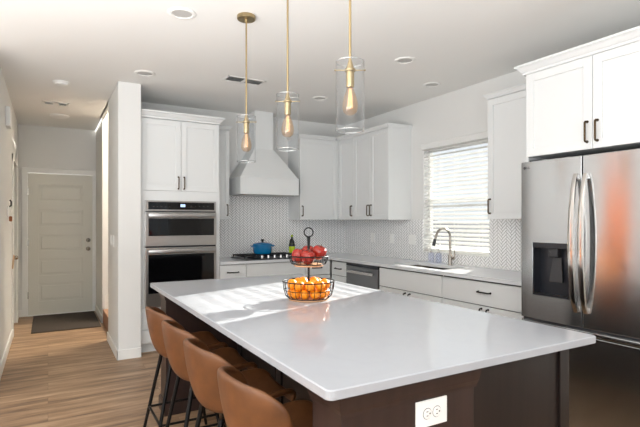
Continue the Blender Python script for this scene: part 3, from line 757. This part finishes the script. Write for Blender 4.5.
fz = MB(); fz.box(RX, 2.96, ry0, ry1, .05, .655, .004); fz.loft([[(RX + .022, ry0, .655), (2.96, ry0, .655), (2.96, ry0, .692), (RX + .005, ry0, .692)], [(RX + .022, ry1, .655), (2.96, ry1, .655), (2.96, ry1, .692), (RX + .005, ry1, .692)]])
fzo = fz.build('freezer_drawer', M['steel'], rf)
h = MB(); h.box(RX - .012, RX + .012, ry0 + .01, ry1 - .01, .662, .690, .005, 2); h.build('pull_lip', M['steel'], fzo, True)
MB().box(2.93, 3.6, ry0 + .02, ry1 - .02, 0, .05).build('kick_grille', M['plastic'], rf)
def fridge_handle(y, par):
    n = 18; R_ = []
    for i in range(n + 1):
        t_ = i / n; z = .80 + t_ * .865
        bow = math.sin(math.pi * t_) ** .6
        x = RX - .012 - .055 * bow
        w_ = .012 + .005 * math.sin(math.pi * t_)
        R_.append([(x - .008, y - w_, z), (x - .011, y, z), (x - .008, y + w_, z), (x + .008, y + w_, z), (x + .008, y - w_, z)])
    k = MB(); k.loft(R_)
    k.box(RX - .02, RX + .001, y - .011, y + .011, .80, .835, .003); k.box(RX - .02, RX + .001, y - .011, y + .011, 1.63, 1.665, .003)
    k.build('handle', M['chrome'], par, True)
fridge_handle(rm + .031, ldo); fridge_handle(rm - .031, rdo)
# maker's mark on the left door
def text_mesh(txt, size, m, parent, name, mtx):
    cu = bpy.data.curves.new('txt', 'FONT'); cu.body = txt; cu.size = size; cu.extrude = .0006; cu.align_x = 'LEFT'
    to = bpy.data.objects.new('txt', cu); COL.objects.link(to)
    dg = bpy.context.evaluated_depsgraph_get(); me = bpy.data.meshes.new_from_object(to.evaluated_get(dg))
    bpy.data.objects.remove(to); bpy.data.curves.remove(cu)
    me.transform(mtx); me.transform(Matrix.Translation(-Vector(parent['_o'])))
    me.materials.clear(); me.materials.append(m)
    o = bpy.data.objects.new(name, me); COL.objects.link(o); o.parent = parent; o['_o'] = parent['_o']
    return o
rot = Matrix(((0, 0, -1, RX - .001), (-1, 0, 0, 2.150), (0, 1, 0, 1.729), (0, 0, 0, 1)))
b = MB(); b.cyl((RX - .0012, 2.162, 1.736), (RX + .002, 2.162, 1.736), .0105, seg=20); b.build('badge', M['slot'], ldo)
text_mesh('LG', .022, M['slot'], ldo, 'badge_lettering', rot)

# ------------------------------------------------------------------ island
IX0, IX1, IY0, IY1 = .65, 1.90, 1.09, 3.66
isl = thing('kitchen_island', (1.275, 2.375, 0), 'dark espresso island base with panelled end posts', 'kitchen island')
def rounded(x0, x1, y0, y1, r, n=6):
    P_ = []
    for cx_, cy_, a0 in ((x1 - r, y0 + r, -90), (x1 - r, y1 - r, 0), (x0 + r, y1 - r, 90), (x0 + r, y0 + r, 180)):
        for i in range(n + 1):
            a = math.radians(a0 + 90 * i / n); P_.append((cx_ + r * math.cos(a), cy_ + r * math.sin(a)))
    return P_
p0_ = rounded(IX0, IX1, IY0, IY1, .022); p1_ = rounded(IX0 + .004, IX1 - .004, IY0 + .004, IY1 - .004, .02)
m = MB(); m.loft([[(x, y, .884) for x, y in p1_], [(x, y, .887) for x, y in p0_], [(x, y, .911) for x, y in p0_], [(x, y, .914) for x, y in p1_]])
tag(m.build('island_countertop', M['quartz_shaded']), 'big white quartz countertop on the kitchen island holding the fruit basket', 'countertop')
zt_ = .883
def wing(y0, y1, near):
    x0, x1 = .72, 1.25
    b = MB(); b.box(x0, x1, y0, y1, 0, zt_, .002)
    o = b.build('end_post', M['wood2'], isl)
    pr = [(0, .812), (.006, .812), (.007, .822), (.012, .836), (.015, .854), (.017, .868), (.017, zt_ - .0005), (0, zt_ - .0005)]
    MB().crown(x0, x1, y0, y1, pr, 'xyXY' if near else 'xyY').build('cap_moulding', M['wood2'], o)
    MB().crown(x0, x1, y0, y1, [(0, 0), (.014, 0), (.014, .085), (.006, .10), (0, .10)], 'xy' + ('' if near else 'Y')).build('base_moulding', M['wood2'], o)
    return o
nw = wing(1.135, 1.305, True); wing(3.44, 3.61, False)
b = MB(); b.box(1.251, 1.855, 1.205, 3.60, .10, zt_); b.box(1.251, 1.79, 1.205, 3.60, 0, .10); b.build('cabinet_body', M['wood'], isl)
b = MB()
b.box(1.80, 1.858, 1.185, 1.2055, .0, zt_, .001); b.box(1.2515, 1.80, 1.196, 1.2055, 0, zt_)
b.build('end_panel', M['wood'], isl)
b = MB()
for i in range(3):
    y0 = 1.32 + i * .707; y1 = y0 + .69
    for q in ((y0, y0 + .07, .11, .86), (y1 - .07, y1, .11, .86), (y0, y1, .11, .18), (y0, y1, .79, .86)): b.box(1.238, 1.2515, *q, .0015)
b.build('back_panel', M['wood'], isl)
for i in range(4):
    y0 = 1.21 + i * .598
    dd = shaker('door', 'R', y0, y0 + .596, 1.0, .105, .875, isl, m='wood')
    # face +x: mirror about the body
    for v in dd.data.vertices: v.co.x = (1.855 + 1.0) + .021 - (v.co.x + 1.275) - 1.275
    dd.data.flip_normals()
    k = MB(); e = [(.855 - .06, 0), (.855 - .06, .025), (.855 - .18, .025), (.855 - .18, 0)]
    k.tube([(1.876 + d_, y0 + (.55 if i % 2 == 0 else .045), z_) for z_, d_ in e], .005, 8); k.build('handle', M['bronze'], dd, True)
# outlet on the island end post
ol_ = thing('outlet_plate', (1.055, 1.134, .77), 'white outlet plate on the front end of the dark island', 'outlet')
MB().box(.990, 1.120, 1.1285, 1.1345, .722, .806, .002).build('cover_plate', M['plate'], ol_)
for cx_ in (1.035, 1.075):
    r = MB().lathe([(0, 0), (.0165, 0), (.0165, .002), (.0155, .0026), (0, .0026)], (0, 0, 0), 24)
    for v in r.bm.verts: v.co = Vector((cx_ + v.co.x, 1.1286 - v.co.z, .764 + v.co.y))
    rr = r.build('receptacle', M['plate'], ol_, True)
    b = MB(); b.box(cx_ - .006, cx_ + .002, 1.1255, 1.1262, .770, .7722); b.box(cx_ - .005, cx_ + .002, 1.1255, 1.1262, .757, .7592); b.cyl((cx_ + .009, 1.1262, .764), (cx_ + .009, 1.1255, .764), .0026, seg=10)
    ring = [(cx_ + .0172 * math.cos(2 * math.pi * k / 24), 1.1282, .764 + .0172 * math.sin(2 * math.pi * k / 24)) for k in range(24)]
    b.tube(ring, .0008, 5, True)
    b.build('slots', M['slot'], rr)

# ------------------------------------------------------------------ bar stools
def smooth(t): return t * t * (3 - 2 * t)
def make_stool():
    r = thing('bar_stool', (0, 0, 0), 'x', 'bar stool', 'tan bar stools along the island')
    # bucket shell: centre profile (x forward, z) from the front lip to the top of the back
    prof = [(.255, .555, .135), (.262, .580, .155), (.24, .590, .172), (.16, .578, .184), (.07, .562, .186), (-.02, .552, .178), (-.085, .556, .168), (-.125, .590, .166), (-.148, .650, .184), (-.164, .720, .199), (-.174, .785, .203), (-.180, .832, .188), (-.182, .856, .150)]
    nu = 14; bm = bmesh.new(); G = []
    for j, (x, z, hw) in enumerate(prof):
        t_ = j / (len(prof) - 1); row = []
        for i in range(nu + 1):
            u = -1 + 2 * i / nu
            y = u * hw
            e = abs(u) ** 2.6
            side_seat = .055 * e * (1 - smooth(min(1, max(0, (t_ - .45) / .35)))) * smooth(min(1, t_ / .25))
            wrap = .150 * e * smooth(min(1, max(0, (t_ - .40) / .3)))
            if t_ > .8: wrap *= 1 - .35 * (t_ - .8) / .2
            drop = .045 * abs(u) ** 3 * smooth(max(0, (t_ - .72) / .28))
            row.append(bm.verts.new((x + wrap, y, z + side_seat - drop)))
        G.append(row)
    for j in range(len(G) - 1):
        for i in range(nu): bm.faces.new((G[j][i], G[j][i + 1], G[j + 1][i + 1], G[j + 1][i]))
    bmesh.ops.recalc_face_normals(bm, faces=bm.faces)
    me = bpy.data.meshes.new('seat_shell'); bm.to_mesh(me); bm.free(); me.materials.append(M['leather'])
    for p in me.polygons: p.use_smooth = True
    o = bpy.data.objects.new('seat_shell', me); COL.objects.link(o); o.parent = r; o['_o'] = (0, 0, 0)
    so = o.modifiers.new('thick', 'SOLIDIFY'); so.thickness = .026; so.offset = 0.0
    sb = o.modifiers.new('sub', 'SUBSURF'); sb.levels = 2; sb.render_levels = 2
    tops = {(1, 1): (.125, .125), (1, -1): (.125, -.125), (-1, 1): (-.075, .13), (-1, -1): (-.075, -.13)}
    feet = {}
    for k, (tx, ty) in tops.items():
        fx_, fy_ = k[0] * .205 + .02, k[1] * .19
        feet[k] = (fx_, fy_)
        MB().cyl((fx_, fy_, 0), (tx, ty, .548), .0095, .0115, 12).build('leg', M['black'], r, True)
    def at(k, z): q = z / .548; return (feet[k][0] + (tops[k][0] - feet[k][0]) * q, feet[k][1] + (tops[k][1] - feet[k][1]) * q, z)
    for a, b_ in (((1, 1), (1, -1)), ((1, -1), (-1, -1)), ((-1, -1), (-1, 1)), ((-1, 1), (1, 1))):
        MB().cyl(at(a, .20), at(b_, .20), .0075, seg=10).build('footrest_bar', M['black'], r, True)
    b = MB(); b.box(-.08, .13, -.13, -.112, .530, .540); b.box(-.08, .13, .112, .13, .530, .540); b.build('seat_bracket', M['black'], r)
    return r
st0 = make_stool()
for i, (x, y, lab) in enumerate(((.70, 2.97, 'tan leather bar stool farthest from the camera along the island'), (.70, 2.50, 'second farthest tan leather bar stool along the island'),
                                 (.70, 2.045, 'tan leather bar stool second nearest the camera along the island'), (.70, 1.565, 'tan leather bar stool nearest the camera along the island'))):
    s_ = st0 if i == 0 else copy_tree(st0)
    s_.location = (x, y, 0); s_['label'] = lab

# ------------------------------------------------------------------ fruit basket
fx, fy, z0 = 1.318, 2.435, .9142
fb = thing('fruit_basket', (fx, fy, z0), 'two-tier black wire fruit basket on the island top', 'fruit basket')
def ring(r, z, rr=.0025, n=40): return [(fx + r * math.cos(2 * math.pi * k / n), fy + r * math.sin(2 * math.pi * k / n), z) for k in range(n)]
def tier(zb, rb, zr, rt, nw_, name):
    b = MB(); b.tube(ring(rt, zr), .0034, 8, True); b.tube(ring(rb, zb + .012), .003, 8, True)
    b.tube(ring((rb + rt * 1.08) / 2 + .004, (zb + zr) / 2 + .004), .002, 6, True)
    for k in range(nw_):
        a = 2 * math.pi * k / nw_; ca, sa = math.cos(a), math.sin(a)
        b.tube([(fx + q * ca, fy + q * sa, zz) for q, zz in ((rb - .004, zb + .010), (rb + .25 * (rt - rb) + .008, zb + .25 * (zr - zb)), (rb + .6 * (rt - rb) + .008, zb + .6 * (zr - zb)), (rt, zr))], .0018, 6)
    o = b.build(name, M['black'], fb, True)
    MB().lathe([(0, 0), (rb - .004, 0), (rb, .004), (rb, .010), (rb - .004, .013), (0, .013)], (fx, fy, zb), 40).build('base_disc', M['basew'], o, True)
    return o
tier(z0, .118, z0 + .107, .150, 24, 'lower_tier'); tier(z0 + .193, .085, z0 + .252, .112, 20, 'upper_tier')
b = MB(); b.cyl((fx, fy, z0 + .013), (fx, fy, z0 + .35), .0068, seg=12); b.cyl((fx, fy, z0 + .30), (fx, fy, z0 + .362), .0068, .010, 12)
b.tube([(fx + .026 * math.cos(t) * math.cos(YAW), fy - .026 * math.cos(t) * math.sin(YAW), z0 + .390 + .026 * math.sin(t)) for t in [2 * math.pi * k / 32 for k in range(32)]], .0038, 8, True)
b.build('center_pole', M['black'], fb, True)
# oranges
om = bmesh.new(); bmesh.ops.create_icosphere(om, subdivisions=3, radius=1.0)
for v in om.verts:
    d2 = math.hypot(v.co.x, v.co.y)
    if v.co.z > .8: v.co.z -= .06 * max(0, 1 - d2 / .35)
    v.co.z *= .95
ome = bpy.data.meshes.new('orange'); om.to_mesh(ome); om.free(); ome.materials.append(M['orange'])
for p in ome.polygons: p.use_smooth = True
sm = MB().lathe([(0, 0), (.10, 0), (.08, .05), (0, .06)], (0, 0, .885), 8); som = bpy.data.meshes.new('stem_button'); sm.bm.to_mesh(som); sm.bm.free(); som.materials.append(M['stem'])
R_o = .029
spots = []
zb = z0 + .0135 + R_o * .95
for k in range(10): spots.append((.095, 2 * math.pi * k / 10 + .2, zb))
for k in range(10): spots.append((.100, 2 * math.pi * (k + .5) / 10 + .2, zb + .0475))
for k in range(4): spots.append((.044, 2 * math.pi * k / 4 + .35, zb + .060))
for (rr_, a, z) in spots:
    o = bpy.data.objects.new('orange', ome); COL.objects.link(o)
    o.location = (fx + rr_ * math.cos(a), fy + rr_ * math.sin(a), z); o.scale = (R_o * random.uniform(.95, 1.0),) * 3
    o.rotation_euler = (random.uniform(-.9, .9), random.uniform(-.9, .9), random.uniform(0, 6))
    tag(o, 'round orange heaped in the lower tier of the wire basket', 'orange', 'oranges in the lower basket tier')
    s_ = bpy.data.objects.new('stem_button', som); COL.objects.link(s_); s_.parent = o
# apples
ap = MB().lathe([(0, -.78), (.16, -.88), (.42, -.90), (.74, -.62), (.95, -.12), (1.0, .22), (.92, .58), (.68, .84), (.38, .90), (.16, .80), (0, .60)], (0, 0, 0), 28)
bmesh.ops.recalc_face_normals(ap.bm, faces=ap.bm.faces)
ame = bpy.data.meshes.new('apple'); ap.bm.to_mesh(ame); ap.bm.free(); ame.materials.append(M['apple'])
for p in ame.polygons: p.use_smooth = True
stm = MB().tube([(0, 0, .6), (.03, 0, .9), (.12, 0, 1.18)], [.05, .045, .06], 6); sme = bpy.data.meshes.new('apple_stem'); stm.bm.to_mesh(sme); stm.bm.free(); sme.materials.append(M['stem'])
RA = .0445
zb = z0 + .193 + .0135 + RA * .9 + .002
rv = Vector((math.cos(YAW), -math.sin(YAW), 0)); fv = Vector((math.sin(YAW), math.cos(YAW), 0))
APP = [(-.061, .004, .002, 'red apple at the left of the upper basket tier'), (-.002, -.060, 0, 'red apple at the front centre of the upper basket tier'),
       (.060, .006, .022, 'red apple at the right of the upper basket tier, sitting highest'), (-.004, .074, .018, 'red apple at the back of the upper basket tier, mostly hidden')]
for r_, f_, dz, lab in APP:
    o = bpy.data.objects.new('apple', ame); COL.objects.link(o)
    p = Vector((fx, fy, zb + dz)) + rv * r_ + fv * f_
    o.location = p; o.scale = (RA * random.uniform(.93, 1.0),) * 3; o.rotation_euler = (random.uniform(-.4, .4), random.uniform(-.4, .4), random.uniform(0, 6))
    tag(o, lab, 'apple', 'apples in the upper basket tier')
    s_ = bpy.data.objects.new('apple_stem', sme); COL.objects.link(s_); s_.parent = o

# ------------------------------------------------------------------ pendants
def make_pendant():
    r = thing('pendant_light', (0, 0, 0), 'x', 'pendant light', 'brass pendants over the island')
    gz0, gz1 = 1.770, 2.072; R_ = .0635
    MB().lathe([(0, 0), (.060, 0), (.062, -.004), (.062, -.022), (.058, -.026), (.012, -.028), (.010, -.045), (0, -.046)], (0, 0, CEIL - .0005), 32).build('canopy', M['brass'], r, True)
    MB().cyl((0, 0, 2.05), (0, 0, CEIL - .03), .0058, seg=14).build('rod', M['brass'], r, True)
    b = MB(); b.lathe([(0, 2.085), (.007, 2.083), (.010, 2.070), (.018, 2.043), (.024, 2.040), (.024, 2.030), (.018, 2.028), (.0185, 1.965), (.016, 1.960), (0, 1.960)], (0, 0, 0), 24); b.build('socket', M['brass'], r, True)
    b = MB(); dx, dy = math.cos(YAW), -math.sin(YAW)
    b.cyl((-.064 * dx, -.064 * dy, 2.036), (.064 * dx, .064 * dy, 2.036), .0026, seg=8)
    for s_ in (-1, 1): b.lathe([(0, -.005), (.005, 0), (0, .005)], (s_ * .066 * dx, s_ * .066 * dy, 2.036), 8)
    b.build('cross_bar', M['brass'], r, True)
    b = MB(); b.lathe([(R_, gz0), (R_, gz1), (R_ - .003, gz1), (R_ - .003, gz0), (R_, gz0)], (0, 0, 0), 48)
    gs = b.build('glass_shade', M['glass'], r, True)
    b = MB()
    for zz in (gz0, gz1): b.tube([((R_ - .0015) * math.cos(2 * math.pi * k_ / 48), (R_ - .0015) * math.sin(2 * math.pi * k_ / 48), zz) for k_ in range(48)], .0024, 6, True); b.build('glass_rim', M['grim'], gs, True); b = MB()
    b.bm.free()
    bb_ = MB(); bb_.lathe([(.013, 1.962), (.017, 1.947), (.0275, 1.920), (.0345, 1.890), (.0358, 1.872), (.031, 1.852), (.017, 1.839), (0, 1.835)], (0, 0, 0), 24)
    bo = bb_.build('bulb', M['bulb'], r, True)
    k = MB()
    for q in range(4):
        a = q * math.pi / 2 + .4
        k.tube([(.004 * math.cos(a), .004 * math.sin(a), 1.955), (.013 * math.cos(a), .013 * math.sin(a), 1.872), (.010 * math.cos(a + .8), .010 * math.sin(a + .8), 1.868), (.004 * math.cos(a + .8), .004 * math.sin(a + .8), 1.95)], .0009, 5)
    k.build('filament', M['filament'], bo, True)
    return r
pd0 = make_pendant()
for i, (y, lab) in enumerate(((3.02, 'brass pendant with clear glass cylinder farthest from the camera'), (2.385, 'middle brass pendant with clear glass cylinder'), (1.755, 'brass pendant with clear glass cylinder nearest the camera'))):
    p = pd0 if i == 0 else copy_tree(pd0)
    p.location = (1.158, y, 0); p['label'] = lab

# ------------------------------------------------------------------ ceiling fittings
def downlight(x, y, lab, R_=.092):
    r = thing('recessed_light', (x, y, CEIL), lab, 'recessed light', 'recessed ceiling lights')
    MB().lathe([(R_ * .70, -.004), (R_ * .74, -.010), (R_ * .92, -.010), (R_, -.004), (R_, -.0005), (R_ * .70, -.0005)], (x, y, CEIL), 36).build('trim_ring', M['ceil'], r, True)
    MB().lathe([(0, -.0035), (R_ * .71, -.0035), (R_ * .71, -.0006), (0, -.0006)], (x, y, CEIL), 36).build('lens', M['lens'], r, True)
downlight(.772, 3.19, 'recessed ceiling light nearest the camera left of the pendants')
downlight(.785, 4.654, 'recessed ceiling light in front of the wall end beside the ovens')
downlight(2.655, 3.171, 'recessed ceiling light right of the nearest pendant', .088)
downlight(3.365, 3.60, 'recessed ceiling light over the sink by the window wall', .088)
downlight(2.648, 4.625, 'recessed ceiling light between the middle and nearest pendants far back', .088)
sdn = thing('smoke_detector', (.112, 5.37, CEIL), 'round white smoke detector on the hall ceiling', 'smoke detector')
MB().lathe([(0, -.032), (.045, -.032), (.058, -.024), (.062, -.010), (.075, -.008), (.075, -.0005), (0, -.0005)], (.112, 5.37, CEIL), 32).build('housing', M['plate'], sdn, True)
hl = thing('hall_light', (.125, 7.09, CEIL), 'flat round white ceiling light deep in the hall', 'ceiling light')
MB().lathe([(0, -.030), (.08, -.028), (.115, -.012), (.12, -.0005), (0, -.0005)], (.125, 7.09, CEIL), 32).build('diffuser', M['plate'], hl, True)
def vent(x0, x1, y0, y1, lab, split, pad=.02):
    r = thing('air_vent', ((x0 + x1) / 2, (y0 + y1) / 2, CEIL), lab, 'air vent')
    f = MB()
    f.box(x0, x1, y0, y0 + pad, CEIL - .008, CEIL - .0005, .002); f.box(x0, x1, y1 - pad, y1, CEIL - .008, CEIL - .0005, .002)
    f.box(x0, x0 + pad, y0, y1, CEIL - .008, CEIL - .0005, .002); f.box(x1 - pad, x1, y0, y1, CEIL - .008, CEIL - .0005, .002)
    xm = (x0 + x1) / 2; f.box(xm - split / 2, xm + split / 2, y0, y1, CEIL - .008, CEIL - .0005, .002); f.build('frame', M['trim'], r)
    MB().box(x0 + .004, x1 - .004, y0 + .004, y1 - .004, CEIL - .002, CEIL - .0006).build('duct_backing', M['slot'], r)
    g = MB(); n = max(3, int((y1 - y0 - 2 * pad) / .018))
    for i in range(n):
        yy = y0 + pad + (i + .5) * (y1 - y0 - 2 * pad) / n
        g.loft([[(x0 + pad, yy - .004, CEIL - .007), (x0 + pad, yy - .003, CEIL - .007), (x0 + pad, yy + .005, CEIL - .002), (x0 + pad, yy + .004, CEIL - .002)], [(x1 - pad, yy - .004, CEIL - .007), (x1 - pad, yy - .003, CEIL - .007), (x1 - pad, yy + .005, CEIL - .002), (x1 - pad, yy + .004, CEIL - .002)]])
    g.build('louvers', M['trim'], r)
vent(1.475, 1.865, 4.32, 4.50, 'white ceiling air vent above the range hood side of the island', .03)
vent(-.06, .22, 6.30, 6.46, 'small double ceiling vent in the hall', .06, .03)

# ------------------------------------------------------------------ switches and wall plates
def plate(o, a, n, z, w, lab, kind):
    # o: 'R' faces -x at n ; 'L' same orientation on the wall-end side face
    r = thing(kind, (n, a, z), lab, 'outlet' if 'outlet' in kind else 'switch')
    MB().box(n - .006, n, a - w / 2, a + w / 2, z - .058, z + .058, .002).build('cover_plate', M['plate'], r)
    cnt = 2 if w > .1 else 1
    for i in range(cnt):
        aa = a + (i - (cnt - 1) / 2) * .046
        MB().box(n - .009, n - .0055, aa - .016, aa + .016, z - .033, z + .033, .0015).build('rocker', M['plate'], r)
    return r
plate('R', 5.10, XR - .010, 1.15, .072, 'white wall plate on the sink-wall backsplash nearest the corner', 'outlet_plate')
plate('R', 4.70, XR - .010, 1.15, .072, 'white wall plate in the middle of the sink-wall backsplash', 'outlet_plate')
plate('R', 4.32, XR - .010, 1.15, .118, 'double white switch plate on the backsplash beside the window', 'switch_plate')
plate('L', 5.42, .60, 1.16, .072, 'white switch plate on the side of the wall end, nearer the kitchen', 'switch_plate')
plate('L', 5.66, .60, 1.16, .072, 'white switch plate on the side of the wall end, nearer the stairs', 'switch_plate')
ch = thing('door_chime', (-.37, 5.75, 2.42), 'white door chime box high on the left hall wall', 'door chime')
MB().box(-.3695, -.325, 5.66, 5.84, 2.32, 2.52, .008).build('housing', M['plate'], ch)
kh = thing('key_hook', (-.37, 5.92, 1.45), 'small white wall hook with dark clip and brown fob by the closet door', 'key hook')
MB().box(-.3695, -.352, 5.88, 5.95, 1.41, 1.53, .006).build('back_plate', M['plate'], kh)
MB().tube([(-.352, 5.915, 1.52), (-.335, 5.915, 1.53), (-.333, 5.915, 1.57), (-.345, 5.915, 1.59)], .008, 8).build('clip', M['slot'], kh, True)
MB().box(-.352, -.325, 5.885, 5.94, 1.365, 1.42, .008).build('fob', M['brown'], kh)
cl = MB(); cl.tube([(-.347 + .006 * math.sin(t), 6.50 + .07 * math.cos(t), .90 + .075 * math.sin(t)) for t in [2 * math.pi * k / 24 for k in range(24)]], .007, 8, True)
tag(cl.build('cord_loop', M['cord'], smooth=True), 'beige cord ring hanging on the hall wall beside the closet door', 'cord')
dm = MB(); dm.box(-.18, .60, 6.74, 7.93, .0005, .012, .004)
tag(dm.build('doormat', M['mat']), 'dark brown doormat in front of the hall door', 'doormat')

for o in bpy.data.objects:
    if '_o' in o: del o['_o']
